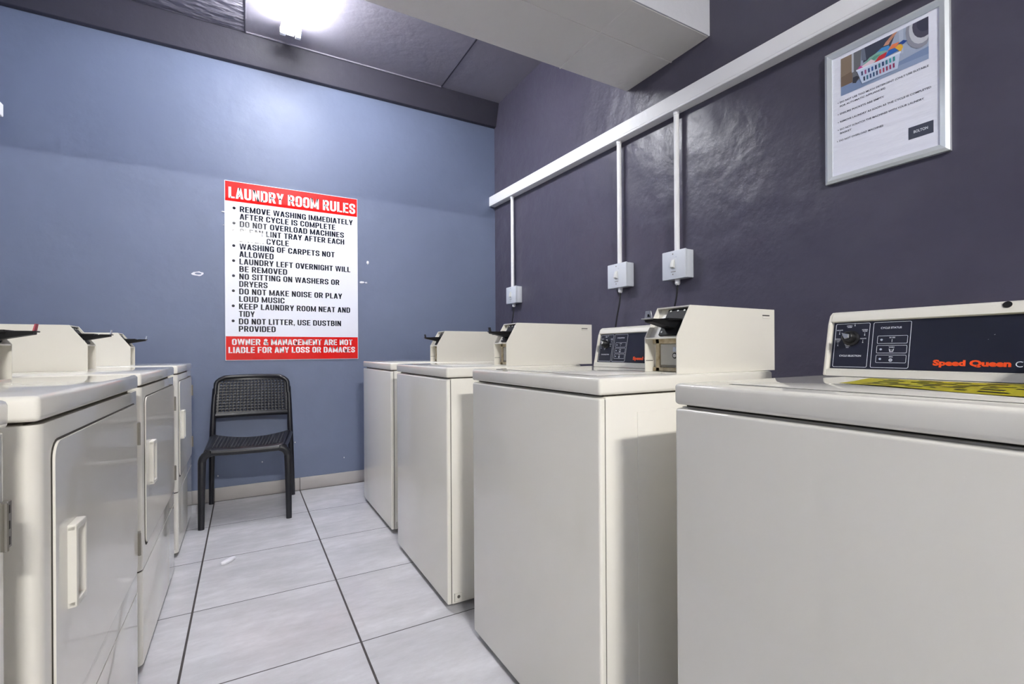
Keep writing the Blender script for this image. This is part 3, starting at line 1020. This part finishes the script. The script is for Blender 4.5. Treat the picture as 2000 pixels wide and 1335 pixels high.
# ------------------------------------------------------------------ framed notice on the right wall
PYL, PYR, PZ0, PZ1 = 0.945, 0.596, 1.537, 2.003
nt_ = thing('framed_notice', (XR, 0.77, 1.77), 0, 'silver framed laundry notice with basket picture high on the purple wall', 'notice')
NB = (XR, 0.77, 1.77)
xo = XR - 0.018
fr = MB()
bw = 0.0235
O_ = [(PYL, PZ0), (PYR, PZ0), (PYR, PZ1), (PYL, PZ1)]
I_ = [(PYL - bw, PZ0 + bw), (PYR + bw, PZ0 + bw), (PYR + bw, PZ1 - bw), (PYL - bw, PZ1 - bw)]
mid = [((a[0] * .6 + b_[0] * .4), (a[1] * .6 + b_[1] * .4)) for a, b_ in zip(O_, I_)]
rows = [[(XR - 0.0005, p[0], p[1]) for p in O_], [(xo + 0.004, p[0], p[1]) for p in O_], [(xo - 0.001, p[0], p[1]) for p in mid],
        [(xo + 0.004, p[0], p[1]) for p in I_], [(xo + 0.012, p[0], p[1]) for p in I_]]
for k in range(4):
    for a in range(4):
        fr.add([rows[k][a], rows[k][(a + 1) % 4], rows[k + 1][(a + 1) % 4], rows[k + 1][a]], [(0, 1, 2, 3)], M['alu'])
local(fr, NB).build('frame', nt_)
sh = MB()
px = xo + 0.008
sh.box(px, XR - 0.001, PYR + bw - 0.004, PYL - bw + 0.004, PZ0 + bw - 0.004, PZ1 - bw + 0.004, M['paper'])
po = Vector((px - 0.0004, 0, 0))
tx = -Y                                                    # reading direction


def T(body, yl, yr, zb_, cap=0.0060):
    sh.text(body, (px - 0.0004, yl, zb_), tx, Z, yl - yr, cap, M['ink'], 0.02)


for (yl, yr, zb_, t_, bul) in ((0.897, 0.647, 1.8125, 'DO NOT USE TOO MUCH DETERGENT (ONLY USE SUITABLE', 1), (0.897, 0.761, 1.7985, 'FOR AUTOMATIC APPLIANCES)', 0),
                               (0.897, 0.764, 1.7720, 'ENSURE POCKETS ARE EMPTY', 1), (0.897, 0.641, 1.7440, 'REMOVE LAUNDRY AS SOON AS THE CYCLE IS COMPLETED', 1),
                               (0.897, 0.659, 1.7170, 'DO NOT SCRATCH THE MACHINES WITH YOUR LAUNDRY', 1), (0.897, 0.861, 1.7035, 'BASKET', 0), (0.900, 0.767, 1.6780, 'DO NOT OVERLOAD MACHINES', 1)):
    T(t_, yl, yr, zb_)
    if bul:
        sh.disc((px, yl + 0.006, zb_ + 0.003), -X, 0.0014, M['ink'], 0.0004, 10)
sh.quad((px - 0.0004, 0.699, 1.606), tx, Z, 0, 0.063, 0, 0.038, M['logo_grey'])
sh.text('BOLTON', (px - 0.0008, 0.699 - 0.0315, 1.622), tx, Z, 0.036, 0.0085, M['print_white'], 0.02, 'C')
local(sh, NB).build('poster_sheet', nt_)
# picture: a basket of washing in front of a machine
pic = MB()
PO = Vector((px - 0.0005, 0.8935, 1.836))
pw, ph = 0.2470, 0.1300
PC = {}


def pcol(rgb):
    if rgb not in PC:
        PC[rgb] = mat('print_' + '_'.join(map(str, rgb)), rgb, 0.35, coat=0.2)
    return PC[rgb]


lay = [0.0]


def pp(rgb, pts):
    lay[0] += 0.00006
    pic.poly(PO, tx, Z, [(a * pw, b_ * ph) for a, b_ in pts], pcol(rgb), lay[0])


def ell(cx, cy, rx, ry, a0=0, a1=360, n=20):
    return [(cx + rx * math.cos(math.radians(a0 + (a1 - a0) * k / n)), cy + ry * math.sin(math.radians(a0 + (a1 - a0) * k / n))) for k in range(n + 1)]


def clip(pts):
    return [(min(max(a, 0), 1), min(max(b_, 0), 1)) for a, b_ in pts]


pp((168, 180, 202), [(0, 0), (1, 0), (1, 1), (0, 1)])
pp((128, 148, 184), [(0, 0), (1, 0), (1, .30), (.6, .22), (0, .24)])
pp((150, 166, 196), [(.25, 0), (1, 0), (1, .12), (.7, .14)])
pp((140, 122, 104), [(0, .24), (.17, .24), (.15, 1), (0, 1)])
pp((120, 100, 84), [(0, .24), (.17, .24), (.16, .55), (0, .5)])
pp((110, 112, 118), [(.15, .2), (.24, .24), (.26, 1), (.14, 1)])
pp((190, 194, 204), [(.14, .5), (.165, .5), (.165, 1), (.14, 1)])
pp((52, 54, 66), [(.15, .22), (.19, .18), (.235, .3), (.2, .36), (.155, .36)])
pp((58, 64, 84), [(.28, .62), (.60, .72), (.66, 1), (.30, 1)])
pp((112, 120, 140), [(.26, .7), (.32, .66), (.30, 1), (.26, 1)])
pp((186, 196, 214), [(.70, .42), (.74, .40), (.74, 1), (.69, 1)])
pp((150, 152, 166), clip(ell(.93, .86, .165, .52)))
pp((206, 208, 216), clip(ell(.94, .88, .140, .44)))
pp((78, 76, 94), clip(ell(.96, .92, .125, .36)))
pp((58, 58, 78), clip(ell(.98, .95, .10, .26)))
pp((196, 138, 112), [(.54, .86), (.58, .80), (.68, 1), (.63, 1)])
pp((206, 150, 126), [(.52, .80), (.58, .78), (.60, .86), (.55, .88)])
pp((74, 150, 214), [(.42, .70), (.50, .78), (.58, .76), (.60, .66), (.44, .62)])
pp((132, 186, 170), [(.27, .55), (.36, .68), (.46, .72), (.56, .66), (.50, .54), (.34, .46)])
pp((96, 160, 140), [(.33, .56), (.42, .66), (.50, .64), (.40, .55)])
pp((206, 72, 152), [(.205, .50), (.24, .57), (.32, .54), (.33, .48)])
pp((236, 214, 226), [(.26, .54), (.38, .61), (.43, .52), (.36, .46), (.30, .48)])
pp((212, 52, 62), [(.41, .48), (.47, .60), (.56, .62), (.55, .50)])
pp((38, 104, 190), [(.53, .49), (.58, .62), (.69, .64), (.68, .52)])
pp((240, 132, 84), [(.57, .64), (.62, .74), (.70, .72), (.66, .62)])
pp((238, 186, 58), [(.65, .62), (.71, .68), (.74, .56), (.71, .44), (.69, .52)])
pp((32, 72, 150), [(.68, .68), (.74, .72), (.785, .66), (.74, .62)])
pp((206, 220, 242), [(.20, .50), (.21, .455), (.27, .09), (.68, .08), (.705, .43), (.71, .475), (.45, .475)])
pp((228, 236, 250), [(.195, .51), (.20, .465), (.715, .43), (.715, .48), (.45, .485)])
cols = ((60, 70, 110), (170, 90, 140), (50, 70, 130), (40, 90, 160), (34, 50, 100), (60, 130, 150), (30, 60, 110), (40, 120, 140), (60, 170, 180), (50, 150, 150))
cols2 = ((40, 60, 90), (50, 110, 140), (60, 80, 130), (40, 80, 120), (70, 80, 120), (190, 90, 110), (180, 80, 110), (150, 50, 90), (160, 50, 100), (150, 40, 90))
for k in range(10):
    s0 = .262 + k * .0412
    pp(cols[k], [(s0, .30), (s0 + .020, .30), (s0 + .018, .41), (s0 - .004, .41)])
    s1 = .288 + k * .0380
    pp(cols2[k], [(s1, .14), (s1 + .019, .14), (s1 + .017, .25), (s1 - .003, .25)])
local(pic, NB).build('picture', nt_)

# ------------------------------------------------------------------ trunking, conduits, isolator switches, cords on the right wall
tk = MB()
ya, yb = YB - 0.002, -1.5
sl = 0.0319


def zt_(y):
    return 2.147 + (y - 0.877) * sl


def tr_section(y):
    t_ = zt_(y)
    b_ = t_ - 0.0775
    return [(XR - 0.0005, y, b_), (1.7965, y, b_), (1.7950, y, b_ + 0.003), (1.7950, y, b_ + 0.010), (1.7965, y, b_ + 0.0112), (1.7950, y, b_ + 0.0125), (1.7950, y, t_ - 0.003), (1.7975, y, t_), (XR - 0.0005, y, t_)]


A_, B_ = tr_section(ya), tr_section(yb)
n = len(A_)
tk.add(A_ + B_, [(i, (i + 1) % n, n + (i + 1) % n, n + i) for i in range(n)] + [tuple(range(n)), tuple(range(n, 2 * n))[::-1]], M['pvc'])
tag(tk.build('cable_trunking'), 'long white cable trunking sloping along the purple wall below the beam', 'trunking')
tl = MB()
tl.prism([(XL + 0.0005, 2.191), (XL + 0.050, 2.191), (XL + 0.052, 2.195), (XL + 0.052, 2.255), (XL + 0.038, 2.269), (XL + 0.0005, 2.269)], 'y', 2.3, 3.49, M['pvc'])
tag(tl.build('cable_trunking'), 'short stub of white trunking at the far left edge of the blue wall', 'trunking')

ISO = [(3.200, 1.311, 1.439, 3.222, 'smallest, nearest the back corner', 3.0, 0.150), (2.005, 1.290, 1.423, 2.012, 'middle of the three', 1.95, 0.150), (1.606, 1.284, 1.420, 1.610, 'nearest the framed notice', 1.38, 0.142)]
for yc, z0, z1, yp, word, yend, wd in ISO:
    xp = XR - 0.029
    c = MB()
    zt2 = zt_(yp) - 0.0775
    c.tube([(xp, yp, z1 - 0.002), (xp, yp, zt2 - 0.012)], 0.0125, M['pvc'], 18)
    c.tube([(xp, yp, zt2 - 0.016), (xp, yp, zt2 - 0.0012)], 0.0145, M['pvc'], 18)
    tag(c.build('conduit'), 'white vertical conduit dropping from the trunking to the switch box %s' % word, 'conduit', 'conduits below the trunking')
    root = thing('isolator_switch', (XR, yc, (z0 + z1) / 2), 0, 'white switch box on the purple wall, the one %s' % word, 'switch', 'switch boxes on the purple wall')
    base = (XR, yc, (z0 + z1) / 2)
    h = wd / 2
    local(MB().box(XR - 0.046, XR - 0.0005, yc - h + 0.002, yc + h - 0.002, z0 + 0.002, z1 - 0.002, M['pvc_box'], 0.003, 2), base).build('back_box', root)
    cp = MB().box(XR - 0.0590, XR - 0.0475, yc - h, yc + h, z0, z1, M['pvc_box'], 0.003, 2)
    zc = (z0 + z1) / 2
    for dz in (0.052, -0.045):
        cp.disc((XR - 0.0588, yc + 0.004, zc + dz), -X, 0.0032, M['hinge'], 0.0008, 10)
    cp.box(XR - 0.0596, XR - 0.058, yc - 0.0135, yc + 0.016, zc - 0.034, zc - 0.031, M['hinge'])
    cp.disc((XR - 0.0588, yc - 0.016, zc + 0.037), -X, 0.0028, M['clear_tag'], 0.0008, 8)
    cp.rrect((XR - 0.0592, yc, zc), -Y, Z, -0.016, 0.016, -0.026, 0.030, 0.0012, M['pvc'], 0.0002)
    local(cp, base).build('cover_plate', root)
    rk = MB()
    rk.prism([(XR - 0.0585, zc - 0.018), (XR - 0.0735, zc - 0.012), (XR - 0.0705, zc + 0.006), (XR - 0.0605, zc + 0.025), (XR - 0.0585, zc + 0.025)], 'y', yc - 0.009, yc + 0.012, M['rocker'], 0.002, 2)
    local(rk, base).build('rocker', root)
    g = MB()
    g.tube([(xp - 0.004, yc - 0.001, z0 + 0.002), (xp - 0.004, yc - 0.001, z0 - 0.020)], [0.0125, 0.0125], M['pvc'], 14)
    g.tube([(xp - 0.004, yc - 0.001, z0 - 0.020), (xp - 0.004, yc - 0.001, z0 - 0.027)], [0.0125, 0.0075], M['pvc'], 14)
    local(g, base).build('cable_gland', root)
    k = MB()
    P = [Vector((xp - 0.004, yc - 0.001, z0 - 0.0265)), Vector((xp - 0.008, yc + 0.004, z0 - 0.09)), Vector((xp - 0.016, yc + 0.024, z0 - 0.20)), Vector((xp - 0.035, yc + 0.03, z0 - 0.40)),
         Vector((xp - 0.12, yc + (yend - yc) * .4, 0.62)), Vector((xp - 0.30, yc + (yend - yc) * .8, 0.40)), Vector((1.277, yend, 0.34))]
    pts = []
    for i in range(len(P) - 1):
        a, b_, c_, d_ = P[max(i - 1, 0)], P[i], P[i + 1], P[min(i + 2, len(P) - 1)]
        for q in range(6):
            t = q / 6
            pts.append(0.5 * ((2 * b_) + (c_ - a) * t + (2 * a - 5 * b_ + 4 * c_ - d_) * t * t + (3 * b_ - a - 3 * c_ + d_) * t ** 3))
    pts.append(P[-1])
    k.tube(pts, 0.0042, M['cord'], 8)
    tag(k.build('power_cord'), 'black cord hanging from the switch box %s' % word, 'cord', 'cords below the switch boxes')


# ------------------------------------------------------------------ lamps
def tube_lamp(loc, length, along, tube_mat, label):
    rot = 0 if along == 'y' else math.pi / 2
    root = thing('fluorescent_lamp', loc, rot, label, 'lamp')
    L2 = length / 2
    MB().prism([(-0.036, 0), (0.036, 0), (0.022, -0.070), (0.012, -0.078), (-0.012, -0.078), (-0.022, -0.070)], 'y', -L2, L2, M['lamp_white'], 0.002, 2).build('batten', root)
    for sx in (-1, 1):
        MB().tube([(sx * 0.043, -L2 + 0.026, -0.078), (sx * 0.043, L2 - 0.026, -0.078)], 0.0132, tube_mat, 12).build('fluorescent_tube', root)
        for sy in (-1, 1):
            hd = MB()
            hd.box(sx * 0.043 - 0.016, sx * 0.043 + 0.016, sy * (L2 - 0.014) - 0.014, sy * (L2 - 0.014) + 0.014, -0.097, -0.058, M['lamp_white'], 0.004, 2)
            hd.box(sx * 0.028 - 0.012, sx * 0.028 + 0.012, sy * (L2 - 0.010) - 0.006, sy * (L2 - 0.010) + 0.006, -0.076, -0.050, M['lamp_white'], 0.002, 1)
            hd.build('lamp_holder', root)
    for sy in (-1, 1):
        e = MB()
        e.prism([(-0.040, 0), (0.040, 0), (0.020, -0.084), (-0.020, -0.084)], 'y', sy * L2 - 0.003, sy * L2 + 0.003, M['lamp_white'], 0.001, 1)
        e.disc((0, sy * (L2 + 0.003), -0.045), (0, sy, 0), 0.007, M['foot'], 0.001, 14)
        e.build('end_cap', root)
    return root


tube_lamp((0.259, 2.640, ZC), 1.22, 'y', M['tube_far'], 'lit twin tube lamp on the ceiling near the back wall')
tube_lamp((0.03, -2.40, ZC), 0.61, 'x', M['tube_near'], 'lit twin tube lamp on the ceiling behind the viewpoint')

# ------------------------------------------------------------------ litter on the floor
lt = MB()
pts = [(-0.028, -0.030), (-0.010, -0.030), (0.012, -0.006), (0.026, 0.022), (0.022, 0.032), (0.006, 0.030), (-0.014, 0.004), (-0.030, -0.018)]
lt.prism(pts, 'z', 0.0005, 0.009, M['filler'], 0.003, 3)
o = tag(lt.build('paper_scrap'), 'small crumpled white scrap lying on the grey floor tiles', 'litter')
o.location = (-0.066, 2.509, 0)
o.scale = (1.05, 0.9, 1.5)
